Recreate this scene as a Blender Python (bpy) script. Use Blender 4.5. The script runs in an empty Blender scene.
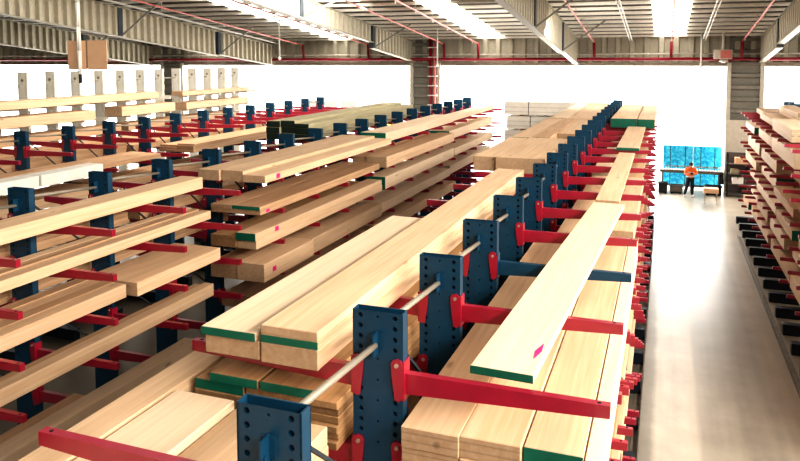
import bpy, bmesh, math, random
from mathutils import Vector, Matrix
random.seed(7)
COL = bpy.context.scene.collection
PI = math.pi

# ------------------------------------------------------------------ camera
CAM_H = 6.9
F_PX, CY, YAW, PITCH, ROLL = 717.3659, 111.8376, -.3549, -.0753, -.0021
def make_camera():
    w = Vector((math.sin(YAW)*math.cos(PITCH), math.cos(YAW)*math.cos(PITCH), math.sin(PITCH)))
    r = Vector((math.cos(YAW), -math.sin(YAW), 0)); u = r.cross(w)
    c, s = math.cos(ROLL), math.sin(ROLL)
    rr = c*r + s*u; uu = -s*r + c*u
    m = Matrix((rr, uu, -w)).transposed().to_4x4()
    m.translation = (0, 0, CAM_H)
    cd = bpy.data.cameras.new('camera'); o = bpy.data.objects.new('camera', cd); COL.objects.link(o)
    o.matrix_world = m
    cd.sensor_fit = 'HORIZONTAL'; cd.sensor_width = 36
    cd.lens = F_PX/800*36
    cd.shift_x = 0; cd.shift_y = (CY-230.5)/800
    cd.clip_start = .05; cd.clip_end = 400
    bpy.context.scene.camera = o
make_camera()

# ------------------------------------------------------------------ materials
def nodes(name):
    m = bpy.data.materials.new(name); m.use_nodes = True
    nt = m.node_tree; b = nt.nodes['Principled BSDF']
    return m, nt, b
def plain(name, col, rough=.5, metal=0, var=.0, spec=.5, scale=6.0, emit=None):
    m, nt, b = nodes(name)
    b.inputs['Base Color'].default_value = (*col, 1); b.inputs['Roughness'].default_value = rough
    b.inputs['Metallic'].default_value = metal; b.inputs['Specular IOR Level'].default_value = spec
    tc = nt.nodes.new('ShaderNodeTexCoord'); n = nt.nodes.new('ShaderNodeTexNoise'); n.inputs['Scale'].default_value = scale
    n.inputs['Detail'].default_value = 5
    nt.links.new(tc.outputs['Object'], n.inputs['Vector'])
    cr = nt.nodes.new('ShaderNodeValToRGB')
    k = max(var, .04)
    cr.color_ramp.elements[0].position = .3; cr.color_ramp.elements[1].position = .7
    cr.color_ramp.elements[0].color = (*[c*(1-k) for c in col], 1)
    cr.color_ramp.elements[1].color = (*[min(1, c*(1+k)) for c in col], 1)
    nt.links.new(n.outputs['Fac'], cr.inputs['Fac']); nt.links.new(cr.outputs['Color'], b.inputs['Base Color'])
    if emit:
        b.inputs['Emission Color'].default_value = (*col, 1); b.inputs['Emission Strength'].default_value = emit
    return m
def wood(name, light, dark, var=.12, lines=0.0):
    m, nt, b = nodes(name); N = nt.nodes; L = nt.links
    b.inputs['Roughness'].default_value = .62; b.inputs['Specular IOR Level'].default_value = .25
    tc = N.new('ShaderNodeTexCoord'); oi = N.new('ShaderNodeObjectInfo')
    off = N.new('ShaderNodeVectorMath'); off.operation = 'MULTIPLY_ADD'
    cmb = N.new('ShaderNodeCombineXYZ')
    for s in 'XYZ': L.new(oi.outputs['Random'], cmb.inputs[s])
    L.new(cmb.outputs[0], off.inputs[0]); off.inputs[1].default_value = (37, 91, 53); L.new(tc.outputs['Object'], off.inputs[2])
    mp = N.new('ShaderNodeMapping'); mp.inputs['Scale'].default_value = (14, .45, 14); L.new(off.outputs[0], mp.inputs['Vector'])
    g = N.new('ShaderNodeTexNoise'); g.inputs['Scale'].default_value = 1.6; g.inputs['Detail'].default_value = 7; g.inputs['Roughness'].default_value = .6; g.inputs['Distortion'].default_value = .4
    L.new(mp.outputs[0], g.inputs['Vector'])
    r1 = N.new('ShaderNodeValToRGB'); r1.color_ramp.elements[0].position = .3; r1.color_ramp.elements[1].position = .68
    r1.color_ramp.elements[0].color = (*dark, 1); r1.color_ramp.elements[1].color = (*light, 1)
    L.new(g.outputs['Fac'], r1.inputs['Fac'])
    # broad patches
    mp2 = N.new('ShaderNodeMapping'); mp2.inputs['Scale'].default_value = (3, .5, 3); L.new(off.outputs[0], mp2.inputs['Vector'])
    g2 = N.new('ShaderNodeTexNoise'); g2.inputs['Scale'].default_value = 1.2; g2.inputs['Detail'].default_value = 2; L.new(mp2.outputs[0], g2.inputs['Vector'])
    r2 = N.new('ShaderNodeMapRange'); r2.inputs[1].default_value = .3; r2.inputs[2].default_value = .7; r2.inputs[3].default_value = 1-var*.7; r2.inputs[4].default_value = 1+var*.4
    L.new(g2.outputs['Fac'], r2.inputs[0])
    # knots
    mp3 = N.new('ShaderNodeMapping'); mp3.inputs['Scale'].default_value = (3.2, 1.1, 3.2); L.new(off.outputs[0], mp3.inputs['Vector'])
    v = N.new('ShaderNodeTexVoronoi'); v.inputs['Scale'].default_value = 1.0; L.new(mp3.outputs[0], v.inputs['Vector'])
    r3 = N.new('ShaderNodeMapRange'); r3.inputs[1].default_value = .04; r3.inputs[2].default_value = .11; r3.inputs[3].default_value = .62; r3.inputs[4].default_value = 1
    L.new(v.outputs['Distance'], r3.inputs[0])
    rv = N.new('ShaderNodeMapRange'); rv.inputs[3].default_value = 1-var; rv.inputs[4].default_value = 1+var*.35
    L.new(oi.outputs['Random'], rv.inputs[0])
    mu = N.new('ShaderNodeMath'); mu.operation = 'MULTIPLY'; L.new(r2.outputs[0], mu.inputs[0]); L.new(r3.outputs[0], mu.inputs[1])
    mu2 = N.new('ShaderNodeMath'); mu2.operation = 'MULTIPLY'; L.new(mu.outputs[0], mu2.inputs[0]); L.new(rv.outputs[0], mu2.inputs[1])
    last = mu2
    if lines:                                             # thin laminations across the height
        sx = N.new('ShaderNodeSeparateXYZ'); L.new(tc.outputs['Object'], sx.inputs[0])
        wv = N.new('ShaderNodeMath'); wv.operation = 'PINGPONG'; wv.inputs[1].default_value = lines; L.new(sx.outputs['Z'], wv.inputs[0])
        rr = N.new('ShaderNodeMapRange'); rr.inputs[1].default_value = 0; rr.inputs[2].default_value = lines*.3; rr.inputs[3].default_value = .7; rr.inputs[4].default_value = 1
        L.new(wv.outputs[0], rr.inputs[0])
        mu3 = N.new('ShaderNodeMath'); mu3.operation = 'MULTIPLY'; L.new(last.outputs[0], mu3.inputs[0]); L.new(rr.outputs[0], mu3.inputs[1]); last = mu3
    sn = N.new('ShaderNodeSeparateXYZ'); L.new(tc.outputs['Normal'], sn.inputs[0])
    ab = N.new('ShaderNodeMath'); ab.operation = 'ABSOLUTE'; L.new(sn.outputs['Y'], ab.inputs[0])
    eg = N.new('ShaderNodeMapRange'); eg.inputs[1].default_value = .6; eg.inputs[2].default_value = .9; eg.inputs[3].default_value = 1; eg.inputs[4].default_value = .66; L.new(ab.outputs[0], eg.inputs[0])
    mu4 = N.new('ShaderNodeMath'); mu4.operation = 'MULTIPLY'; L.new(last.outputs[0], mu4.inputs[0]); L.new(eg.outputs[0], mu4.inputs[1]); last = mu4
    vm = N.new('ShaderNodeVectorMath'); vm.operation = 'SCALE'; L.new(r1.outputs['Color'], vm.inputs[0]); L.new(last.outputs[0], vm.inputs['Scale'])
    L.new(vm.outputs[0], b.inputs['Base Color'])
    bp = N.new('ShaderNodeBump'); bp.inputs['Strength'].default_value = .12; bp.inputs['Distance'].default_value = .004
    L.new(g.outputs['Fac'], bp.inputs['Height']); L.new(bp.outputs[0], b.inputs['Normal'])
    return m
M = {}
M['cream'] = wood('cream_timber', (.80, .58, .40), (.67, .445, .275))
M['pale'] = wood('pale_timber', (.86, .68, .51), (.78, .58, .40), .06)
M['tan'] = wood('tan_timber', (.69, .46, .295), (.51, .31, .18), .18)
M['brown'] = wood('brown_timber', (.56, .34, .18), (.38, .22, .11), .22)
M['ply'] = wood('laminated_timber', (.80, .58, .395), (.68, .455, .28), .1, .028)
M['packw'] = wood('bleached_timber', (.95, .89, .80), (.86, .78, .68), .08, .11)
M['wrapw'] = plain('white_wrap', (.95, .90, .82), .45, 0, .06)
M['greenb'] = wood('greenish_timber', (.62, .56, .38), (.48, .42, .27), .15)
M['green'] = plain('green_end_paint', (.006, .13, .085), .5, 0, .12)
M['dgreen'] = plain('dark_end_paint', (.018, .035, .024), .6, 0, .3)
M['pink'] = plain('pink_paper', (.72, .03, .22), .6)
M['blue'] = plain('blue_paint', (.010, .060, .112), .38, 0, .12)
M['blueface'] = M['blue']
M['hole'] = plain('dark_hole', (.006, .008, .012), .9)
M['red'] = plain('red_paint', (.34, .004, .034), .36, 0, .10, 1.0)
_b = M['red'].node_tree.nodes['Principled BSDF']; _b.inputs['Coat Weight'].default_value = .4; _b.inputs['Coat Roughness'].default_value = .32; _b.inputs['Coat IOR'].default_value = 1.7
M['steel'] = plain('brushed_steel', (.55, .50, .44), .35, .6, .08)
M['tube'] = plain('grey_tube', (.30, .26, .21), .45, .1, .08)
M['darkbar'] = plain('dark_steel_bar', (.045, .06, .075), .5, .2, .1)
M['base'] = plain('black_base_paint', (.012, .017, .028), .45, 0, .2)
M['rail'] = plain('weathered_rail', (.22, .185, .15), .6, .2, .2)
M['greypost'] = plain('grey_white_paint', (.58, .54, .47), .5, 0, .06)
M['beige'] = plain('beige_steel', (.34, .305, .24), .5, 0, .06)
M['rackgrey'] = plain('pale_rack_paint', (.84, .80, .72), .5, 0, .05)
M['beigedk'] = plain('grey_corrugated_steel', (.50, .455, .36), .5, 0, .07)
M['purlin'] = plain('pale_galvanised', (.88, .83, .74), .4, .1, .05)
M['roof'] = plain('roof_sheet', (.085, .075, .056), .6, 0, .08)
M['wallc'] = plain('wall_cladding', (.47, .435, .35), .55, 0, .06)
M['wallg'] = plain('grey_cladding', (.25, .235, .205), .55, 0, .08)
M['concrete'] = plain('cream_concrete', (.66, .60, .52), .75, 0, .06)
M['redpipe'] = plain('red_pipe_paint', (.30, .010, .03), .4, 0, .06)
M['pinkpipe'] = plain('faded_red_pipe', (.66, .22, .20), .45, 0, .06)
M['white'] = plain('white_paint', (.82, .79, .74), .5, 0, .03)
M['card'] = plain('peach_plywood', (.80, .52, .34), .7, 0, .05)
M['out'] = plain('white_yard', (.88, .87, .85), .8, 0, .02)
M['black'] = plain('black_plastic', (.015, .016, .018), .5)
M['skin'] = plain('skin', (.50, .28, .19), .55)
M['orange'] = plain('orange_hi_vis', (.95, .20, .045), .6, 0, .12)
M['silver'] = plain('reflective_tape', (.75, .75, .70), .3)
M['navy'] = plain('navy_cloth', (.012, .014, .022), .8)
M['boot'] = plain('pale_trainer', (.66, .62, .58), .6)
M['yellow'] = plain('yellow_paint', (.85, .70, .10), .5)
M['offdark'] = plain('dark_window', (.14, .12, .11), .3)

def blue_wrap():
    m, nt, b = nodes('blue_wrap'); N = nt.nodes; L = nt.links
    tc = N.new('ShaderNodeTexCoord'); n = N.new('ShaderNodeTexNoise'); n.inputs['Scale'].default_value = 7; n.inputs['Detail'].default_value = 5; n.inputs['Distortion'].default_value = .8
    L.new(tc.outputs['Object'], n.inputs['Vector'])
    r = N.new('ShaderNodeValToRGB'); r.color_ramp.elements[0].position = .35; r.color_ramp.elements[1].position = .68
    r.color_ramp.elements[0].color = (.0, .30, .62, 1); r.color_ramp.elements[1].color = (.10, .72, .93, 1)
    L.new(n.outputs['Fac'], r.inputs[0]); L.new(r.outputs[0], b.inputs['Base Color']); b.inputs['Roughness'].default_value = .3
    bp = N.new('ShaderNodeBump'); bp.inputs['Strength'].default_value = .5; L.new(n.outputs['Fac'], bp.inputs['Height']); L.new(bp.outputs[0], b.inputs['Normal'])
    return m
M['wrap'] = blue_wrap()

def floor_mat():
    m, nt, b = nodes('polished_concrete'); N = nt.nodes; L = nt.links
    geo = N.new('ShaderNodeNewGeometry')
    n1 = N.new('ShaderNodeTexNoise'); n1.inputs['Scale'].default_value = .9; n1.inputs['Detail'].default_value = 9; n1.inputs['Roughness'].default_value = .62; L.new(geo.outputs['Position'], n1.inputs['Vector'])
    mp = N.new('ShaderNodeMapping'); mp.inputs['Scale'].default_value = (2.2, .16, 1); L.new(geo.outputs['Position'], mp.inputs['Vector'])
    n2 = N.new('ShaderNodeTexNoise'); n2.inputs['Scale'].default_value = 1.1; n2.inputs['Detail'].default_value = 5; L.new(mp.outputs[0], n2.inputs['Vector'])
    ad = N.new('ShaderNodeMath'); ad.operation = 'ADD'; L.new(n1.outputs['Fac'], ad.inputs[0]); L.new(n2.outputs['Fac'], ad.inputs[1])
    r = N.new('ShaderNodeValToRGB'); r.color_ramp.elements[0].position = .3; r.color_ramp.elements[1].position = .7
    hf = N.new('ShaderNodeMath'); hf.operation = 'MULTIPLY'; hf.inputs[1].default_value = .5; L.new(ad.outputs[0], hf.inputs[0]); L.new(hf.outputs[0], r.inputs[0])
    r.color_ramp.elements[0].color = (.34, .30, .245, 1); r.color_ramp.elements[1].color = (.62, .555, .475, 1)
    # tones in world x: reflected light painted bright by the rack, wheel lane darker
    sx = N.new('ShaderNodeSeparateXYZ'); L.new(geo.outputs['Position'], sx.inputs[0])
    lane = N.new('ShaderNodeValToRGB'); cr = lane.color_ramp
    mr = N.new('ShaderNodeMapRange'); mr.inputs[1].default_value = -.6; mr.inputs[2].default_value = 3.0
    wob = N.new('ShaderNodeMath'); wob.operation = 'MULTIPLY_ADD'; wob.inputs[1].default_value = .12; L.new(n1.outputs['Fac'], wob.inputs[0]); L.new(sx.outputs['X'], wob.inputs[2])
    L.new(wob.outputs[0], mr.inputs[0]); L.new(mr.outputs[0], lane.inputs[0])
    cr.elements[0].position = .0; cr.elements[0].color = (.17, .165, .15, 1)  # dirty floor under the racks, with lane shade painted into the colour
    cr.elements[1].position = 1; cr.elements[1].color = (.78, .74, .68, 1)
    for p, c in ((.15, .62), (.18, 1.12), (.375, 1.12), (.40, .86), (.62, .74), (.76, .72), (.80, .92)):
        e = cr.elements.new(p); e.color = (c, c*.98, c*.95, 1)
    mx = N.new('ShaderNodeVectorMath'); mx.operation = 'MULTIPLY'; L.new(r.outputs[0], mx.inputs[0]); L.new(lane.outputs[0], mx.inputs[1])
    L.new(mx.outputs[0], b.inputs['Base Color'])
    rr = N.new('ShaderNodeMapRange'); rr.inputs[3].default_value = .27; rr.inputs[4].default_value = .36; L.new(n2.outputs['Fac'], rr.inputs[0]); L.new(rr.outputs[0], b.inputs['Roughness'])
    b.inputs['Specular IOR Level'].default_value = .6
    return m
M['floor'] = floor_mat()

# ------------------------------------------------------------------ mesh helpers
def _faces_box(o):
    return [(o, o+3, o+2, o+1), (o+4, o+5, o+6, o+7), (o, o+1, o+5, o+4), (o+1, o+2, o+6, o+5), (o+2, o+3, o+7, o+6), (o+3, o, o+4, o+7)]
class MB:
    def __init__(s): s.v = []; s.f = []; s.m = []
    def poly(s, pts, faces, mi=0):
        o = len(s.v); s.v += [tuple(p) for p in pts]
        for f in faces: s.f.append(tuple(o+i for i in f)); s.m.append(mi)
        return s
    def box(s, x0, x1, y0, y1, z0, z1, mi=0):
        return s.poly([(x0,y0,z0),(x1,y0,z0),(x1,y1,z0),(x0,y1,z0),(x0,y0,z1),(x1,y0,z1),(x1,y1,z1),(x0,y1,z1)], _faces_box(0), mi)
    def hexa(s, pts, mi=0): return s.poly(pts, _faces_box(0), mi)
    def tube(s, a, b, r, n=10, mi=0, r2=None):
        a, b = Vector(a), Vector(b); d = (b-a).normalized()
        u = d.orthogonal().normalized(); w = d.cross(u); r2 = r if r2 is None else r2
        pts = []
        for p, q in ((a, r), (b, r2)):
            for i in range(n):
                t = 2*PI*i/n; pts.append(p + (u*math.cos(t)+w*math.sin(t))*q)
        fs = [(i, (i+1) % n, n+(i+1) % n, n+i) for i in range(n)] + [tuple(range(n-1, -1, -1)), tuple(range(n, 2*n))]
        return s.poly(pts, fs, mi)
    def bar(s, a, b, w, h, mi=0):
        a, b = Vector(a), Vector(b); d = (b-a).normalized()
        u = d.cross(Vector((0, 0, 1)));  u = u.normalized() if u.length > 1e-4 else Vector((1, 0, 0))
        v = u.cross(d)
        pts = [p + u*sx*w/2 + v*sz*h/2 for p in (a, b) for sx, sz in ((-1,-1),(1,-1),(1,1),(-1,1))]
        return s.hexa([pts[i] for i in (0,1,2,3,4,5,6,7)], mi)
    def prism(s, prof, y0, y1, mi=0):          # profile in (x, z), extruded along y
        n = len(prof)
        pts = [(x, y0, z) for x, z in prof] + [(x, y1, z) for x, z in prof]
        fs = [(i, (i+1) % n, n+(i+1) % n, n+i) for i in range(n)] + [tuple(range(n-1, -1, -1)), tuple(range(n, 2*n))]
        return s.poly(pts, fs, mi)
    def sphere(s, c, r, sc=(1,1,1), n=10, mi=0):
        pts, fs = [], []
        for i in range(n+1):
            for j in range(n):
                a, b = PI*i/n, 2*PI*j/n
                pts.append((c[0]+r*sc[0]*math.sin(a)*math.cos(b), c[1]+r*sc[1]*math.sin(a)*math.sin(b), c[2]+r*sc[2]*math.cos(a)))
        for i in range(n):
            for j in range(n): fs.append((i*n+j, (i+1)*n+j, (i+1)*n+(j+1) % n, i*n+(j+1) % n))
        return s.poly(pts, fs, mi)
    def mesh(s, name, mats, bevel=0, smooth=False):
        me = bpy.data.meshes.new(name); me.from_pydata(s.v, [], s.f)
        for m in (mats if isinstance(mats, (list, tuple)) else [mats]): me.materials.append(m)
        me.polygons.foreach_set('material_index', s.m)
        bm = bmesh.new(); bm.from_mesh(me)
        bmesh.ops.remove_doubles(bm, verts=bm.verts, dist=1e-5)
        bmesh.ops.recalc_face_normals(bm, faces=bm.faces)
        if bevel: bmesh.ops.bevel(bm, geom=bm.edges[:], offset=bevel, segments=1, affect='EDGES', profile=.5)
        for f in bm.faces: f.smooth = smooth
        bm.to_mesh(me); bm.free()
        return me
def link(name, data, parent=None, loc=(0,0,0), rotz=0):
    o = bpy.data.objects.new(name, data); COL.objects.link(o)
    o.location = loc; o.rotation_euler = (0, 0, rotz)
    if parent is not None: o.parent = parent
    return o
def tag(o, label, cat, group=None):
    o['label'] = label; o['category'] = cat; o['kind'] = 'thing'
    if group: o['group'] = group
    return o
def thing(name, label, cat, loc=(0,0,0), rotz=0, group=None):
    return tag(link(name, None, None, loc, rotz), label, cat, group)
def struct(name, mb, mat, **k):
    o = link(name, mb.mesh(name, mat, **k)); o['kind'] = 'structure'; return o

# ------------------------------------------------------------------ building
YW = 40.0
def roof_z(y): return 8.02 + .111*(YW-y)
struct('floor', MB().box(-62, 16, -10, YW, -.2, 0), M['floor'])
struct('ground_outside', MB().box(-140, 120, YW, 170, -.25, -.02), M['out'])

def corrug_x(mb, x0, x1, y, z0, z1, pitch=.72, depth=.2):
    prof = []; x = x0
    while x < x1:
        for dx, dy in ((0, 0), (.5, 0), (.6, -depth), (.9, -depth)):
            if x+dx*pitch <= x1: prof.append((x+dx*pitch, y+dy))
        x += pitch
    prof.append((x1, y))
    n = len(prof)
    pts = [(a, b, z0) for a, b in prof] + [(a, b, z1) for a, b in prof]
    mb.poly(pts, [(i, i+1, n+i+1, n+i) for i in range(n-1)])
    mb.box(x0, x1, y+.03, y+.12, z0, z1)
mb = MB(); corrug_x(mb, -62, 16, YW, 6.62, 8.05); struct('wall_back', mb, M['wallc'])
struct('trim_1', MB().box(-62, 16, YW-.16, YW+.1, 6.43, 6.63), M['beige'])
struct('trim_2', MB().box(-62, 16, YW-.2, YW+.05, 7.95, 8.07), M['beige'])
def pilaster(i, x0, x1, zb):
    mb = MB(); z = zb
    prof = []
    while z < 8.0:
        for dz, dy in ((0, 0), (.32, 0), (.38, -.12), (.54, -.12)): prof.append((YW-.12+dy, min(z+dz, 8.0)))
        z += .6
    n = len(prof)
    pts = [(x0, a, b) for a, b in prof] + [(x1, a, b) for a, b in prof]
    mb.poly(pts, [(j, j+1, n+j+1, n+j) for j in range(n-1)])
    mb.box(x0, x1, YW-.06, YW+.2, zb, 8.0)
    o = struct('wall_back_%d' % i, mb, M['wallg'])
    for s, x in ((0, x0), (1, x1)):
        c = link('corner_trim', MB().box(x-.1, x+.1, YW-.3, YW+.25, zb, 6.6).mesh('corner_trim', M['greypost']), o); c['kind'] = 'structure'
pilaster(1, -14.0, -12.35, 0); pilaster(2, 2.98, 4.5, 3.72); pilaster(3, -31.8, -30.2, 0)
struct('wall_back_4', MB().box(2.9, 4.62, YW-.3, YW+.2, 0, 3.72), M['concrete'])

struct('wall_left', MB().box(-62.2, -62, -10, YW, 0, 14), M['wallg'])
struct('wall_right', MB().box(16, 16.2, -10, YW, 0, 14), M['wallg'])
struct('wall_front', MB().box(-62, 16, -10.2, -10, 0, 14), M['wallg'])
# roof deck with translucent strips
SKY = [-27.6, -18.4, -9.2, .15, 9.2]
def sky_mat(name, e):
    m, nt, b = nodes(name)
    b.inputs['Base Color'].default_value = (.95, .93, .88, 1); b.inputs['Emission Color'].default_value = (1, .965, .89, 1); b.inputs['Emission Strength'].default_value = e
    wv = nt.nodes.new('ShaderNodeTexWave'); wv.inputs['Scale'].default_value = 3; tc = nt.nodes.new('ShaderNodeTexCoord')
    nt.links.new(tc.outputs['Object'], wv.inputs['Vector'])
    bp = nt.nodes.new('ShaderNodeBump'); bp.inputs['Strength'].default_value = .3; nt.links.new(wv.outputs['Fac'], bp.inputs['Height']); nt.links.new(bp.outputs[0], b.inputs['Normal'])
    return m
def roof():
    ys = [-9, 19, YW+.3]
    edges = [-62]
    for q in SKY: edges += [q-.75, q+.75]
    edges.append(16)
    deck, k = MB(), 0
    mats = [sky_mat('near_glow_sheet', SKY_N), sky_mat('far_glow_sheet', SKY_F)]  # glow added for skylight, near half set dimmer so the far end brightens
    for i in range(len(edges)-1):
        a, b = edges[i], edges[i+1]
        for seg in range(2):
            y0, y1 = ys[seg], ys[seg+1]
            pts = [(a,y0,roof_z(y0)),(b,y0,roof_z(y0)),(b,y1,roof_z(y1)),(a,y1,roof_z(y1))]
            pts += [(x,y,z+.08) for x,y,z in pts]
            if i % 2 == 0: deck.hexa(pts)
            else:
                k += 1; struct('window_%d' % k, MB().hexa(pts), mats[seg])
    struct('ceiling', deck, M['roof'])
SKY_N, SKY_F = 1.8, 4.2
roof()

ORD = ['first','second','third','fourth','fifth','sixth','seventh','eighth','ninth','tenth','eleventh','twelfth','thirteenth','fourteenth','fifteenth','sixteenth','seventeenth','eighteenth','nineteenth','twentieth','twenty-first','twenty-second']
# purlins
pm = MB()
prof = [(0,.0),(.09,.0),(.09,.012),(.012,.012),(.012,.108),(.09,.108),(.09,.12),(0,.12)]
n = len(prof)
pm.poly([(-60, a, b) for a, b in prof] + [(15, a, b) for a, b in prof], [(i,(i+1)%n,n+(i+1)%n,n+i) for i in range(n)] + [tuple(range(n)), tuple(range(n,2*n))])
pmesh = pm.mesh('roof_purlin', M['purlin'])
for i in range(17):
    y = YW-.62-i*1.18
    tag(link('roof_purlin', pmesh, None, (0, y, roof_z(y)-.14)), f'pale roof purlin under the ceiling, {ORD[i]} from the back wall', 'purlin', 'roof purlins')

# corrugated-web girders
def girder(x, lab, da, db, top, y0=8.0):
    t = thing('roof_girder', lab, 'girder', (x, 0, 0), 0, 'roof girders')
    y1 = YW-.42
    up = lambda y: roof_z(y)-top
    dn = lambda y: roof_z(y)-(da if y < 33.6 else db)
    web = MB(); pts = []; y = y0; k = 0; pitch = .46
    ys = []
    while y < y1:
        for dy, dx in ((0,-.08),(.46,-.08),(.56,.08),(.9,.08)):
            yy = y+dy*pitch
            if yy < y1: ys.append((dx, yy))
        y += pitch
    n = len(ys)
    web.poly([(dx, yy, dn(yy)) for dx, yy in ys] + [(dx, yy, up(yy)) for dx, yy in ys], [(i, i+1, n+i+1, n+i) for i in range(n-1)])
    link('corrugated_web', web.mesh('corrugated_web', M['beigedk']), t)
    for nm, fz in (('bottom_flange', dn), ('top_flange', up)):
        f = MB()
        for ya, yb in ((y0, 33.59), (33.6, y1)):
            pts = [(-.13,ya,fz(ya)-.03),(.13,ya,fz(ya)-.03),(.13,yb,fz(yb)-.03),(-.13,yb,fz(yb)-.03)]
            f.hexa(pts + [(a,b,c+.05) for a,b,c in pts])
        link(nm, f.mesh(nm, M['beige']), t)
    for ys_ in (18.4, 26.0, 33.6):
        s = MB().box(-.12, .12, ys_-.14, ys_+.14, dn(ys_), up(ys_))
        link('splice_plate', s.mesh('splice_plate', M['darkbar']), t)
        b = MB().bar((.1, ys_+.1, dn(ys_)+.05), (1.9, ys_+.5, roof_z(ys_+.5)-.1), .07, .07)
        link('stay_bar', b.mesh('stay_bar', M['wallg']), t)
for x, l, da, db, tp in ((4.42, 'corrugated-web roof girder above the rack across the aisle', 1.3, 1.42, .22), (-4.55, 'corrugated-web roof girder over the lane left of the aisle rack', 1.62, 1.52, .22),
             (-13.95, 'corrugated-web roof girder running to the red riser at the back wall', 1.06, 1.34, .22), (-23.1, 'corrugated-web roof girder over the grey rack', 1.7, 1.62, .4),
             (-32.5, 'corrugated-web roof girder beyond the grey rack', 1.7, 1.62, .4)):
    girder(x, l, da, db, tp)

# sprinkler pipes
tag(link('sprinkler_main', MB().tube((-60, YW-.55, 6.80), (15, YW-.55, 6.80), .085, 12).mesh('sprinkler_main', M['redpipe'], smooth=True)), 'long red sprinkler main pipe running across the back wall', 'pipe')
tag(link('cable_conduit', MB().tube((-60, YW-.4, 7.07), (15, YW-.4, 7.07), .04, 8).mesh('cable_conduit', M['greypost'], smooth=True)), 'thin grey conduit just above the red sprinkler main', 'pipe')
branches = [(-32.9, 'beyond the outer girder'), (-20.6, 'between the grey rack girder and the next'), (-16.3, 'beside the ninth skylight lane'), (-12.2, 'beside the red riser'), (-8.4, 'beside the wide bright skylight'), (-3.55, 'right of the middle girder'), (.35, 'under the skylight above the aisle'), (3.6, 'beside the girder across the aisle')]
branches = [(-32.9,'beyond the last girder'),(-20.9,'right of the grey rack girder'),(-16.6,'left of the riser girder'),(-11.9,'just right of the riser girder'),(-9.9,'along the wide middle skylight'),(-3.6,'just right of the lane girder'),(.22,'along the skylight above the aisle'),(3.5,'left of the girder above the far aisle rack')]
for x, w in branches:
    t = thing('sprinkler_branch', f'red sprinkler branch pipe {w}', 'pipe', (x, 0, 0), 0, 'sprinkler branches')
    y0 = 12
    link('pipe_run', MB().tube((0, y0, roof_z(y0)-.42), (0, YW-.8, roof_z(YW-.8)-.42), .038, 8).mesh('pipe_run', M['pinkpipe'], smooth=True), t)
    link('drop_pipe', MB().tube((0, YW-.72, roof_z(YW)-.3), (0, YW-.6, 6.85), .07, 8).mesh('drop_pipe', M['redpipe'], smooth=True), t)
    h = MB()
    for k in range(9):
        yy = YW-2-k*2.36; h.tube((0, yy, roof_z(yy)-.42), (0, yy, roof_z(yy)-.02), .012, 6); h.tube((0, yy, roof_z(yy)-.47), (0, yy, roof_z(yy)-.56), .03, 6, r2=.05)
    link('sprinkler_heads', h.mesh('sprinkler_heads', M['steel']), t)['kind'] = 'stuff'
for x, w in ((-22.6,'left of the peach boards girder'),(-1.75,'left of the aisle skylight'),(1.75,'right of the aisle skylight')):
    t = thing('cable_tray', {-22.6:'pale cable tray under the roof beside the grey rack girder',-1.75:'pale cable tray under the roof left of the aisle skylight',1.75:'pale cable tray under the roof right of the aisle skylight'}[x], 'cable tray', (x,0,0), 0, 'cable trays')
    tm = MB(); ya, yb = 14, YW-.6
    tm.bar((-.06, ya, roof_z(ya)-.32), (-.06, yb, roof_z(yb)-.32), .03, .06); tm.bar((.06, ya, roof_z(ya)-.32), (.06, yb, roof_z(yb)-.32), .03, .06)
    for k in range(60):
        yy = ya+k*.42; tm.box(-.06, .06, yy, yy+.05, roof_z(yy)-.33, roof_z(yy)-.3)
    link('tray', tm.mesh('tray', M['white']), t)
# white drops
for (x, y, zb, lab) in ((-17.2, 30.0, 6.92, 'thin white conduit hanging beside the grey rack girder'), (-11.25, 36, 6.5, 'thin white conduit with lamp end right of the red riser'), (1.62, 39.0, 6.45, 'thin white conduit dropping left of the red alarm box')):
    t = thing('hanging_conduit', lab, 'pipe', (x, y, 0), 0, 'hanging conduits')
    link('conduit', MB().tube((0,0,zb), (0,0,roof_z(y)), .035, 8).mesh('conduit', M['white'], smooth=True), t)
    link('end_fitting', MB().sphere((0,0,zb-.03), .085).mesh('end_fitting', M['white'], smooth=True), t)
t = thing('alarm_box', 'pink and cream alarm box on white conduit above the grey pilaster', 'box', (2.62, 39.0, 0))
link('conduit', MB().tube((0,0,7.25),(0,0,roof_z(39)-.02), .06, 8).mesh('conduit', M['white'], smooth=True), t)
link('housing', MB().box(-.42,.42,-.14,.14,6.80,7.27).mesh('housing', M['concrete'], .02), t)
link('red_panel', MB().box(-.12,.38,-.16,-.141,6.84,7.23).mesh('red_panel', M['pinkpipe'], .004), t)
link('bell', MB().sphere((.05,0,6.72), .16, (1.3,1,.6)).mesh('bell', M['steel'], smooth=True), t)

# riser by the left pilaster
t = thing('sprinkler_riser', 'red sprinkler riser with brackets standing beside the left pilaster', 'pipe', (-12.62, YW-.55, 0))
link('riser_pipe', MB().tube((-.12,0,0),(-.12,0,8.0), .09, 10).mesh('riser_pipe', M['redpipe'], smooth=True), t)
link('riser_pipe', MB().tube((.12,0,0),(.12,0,8.0), .09, 10).mesh('riser_pipe', M['pinkpipe'], smooth=True), t)
bm_ = MB()
for k in range(14): bm_.box(-.26,.26,-.13,.12,.3+k*.55,.36+k*.55)
link('brackets', bm_.mesh('brackets', M['white']), t)['kind'] = 'stuff'

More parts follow.
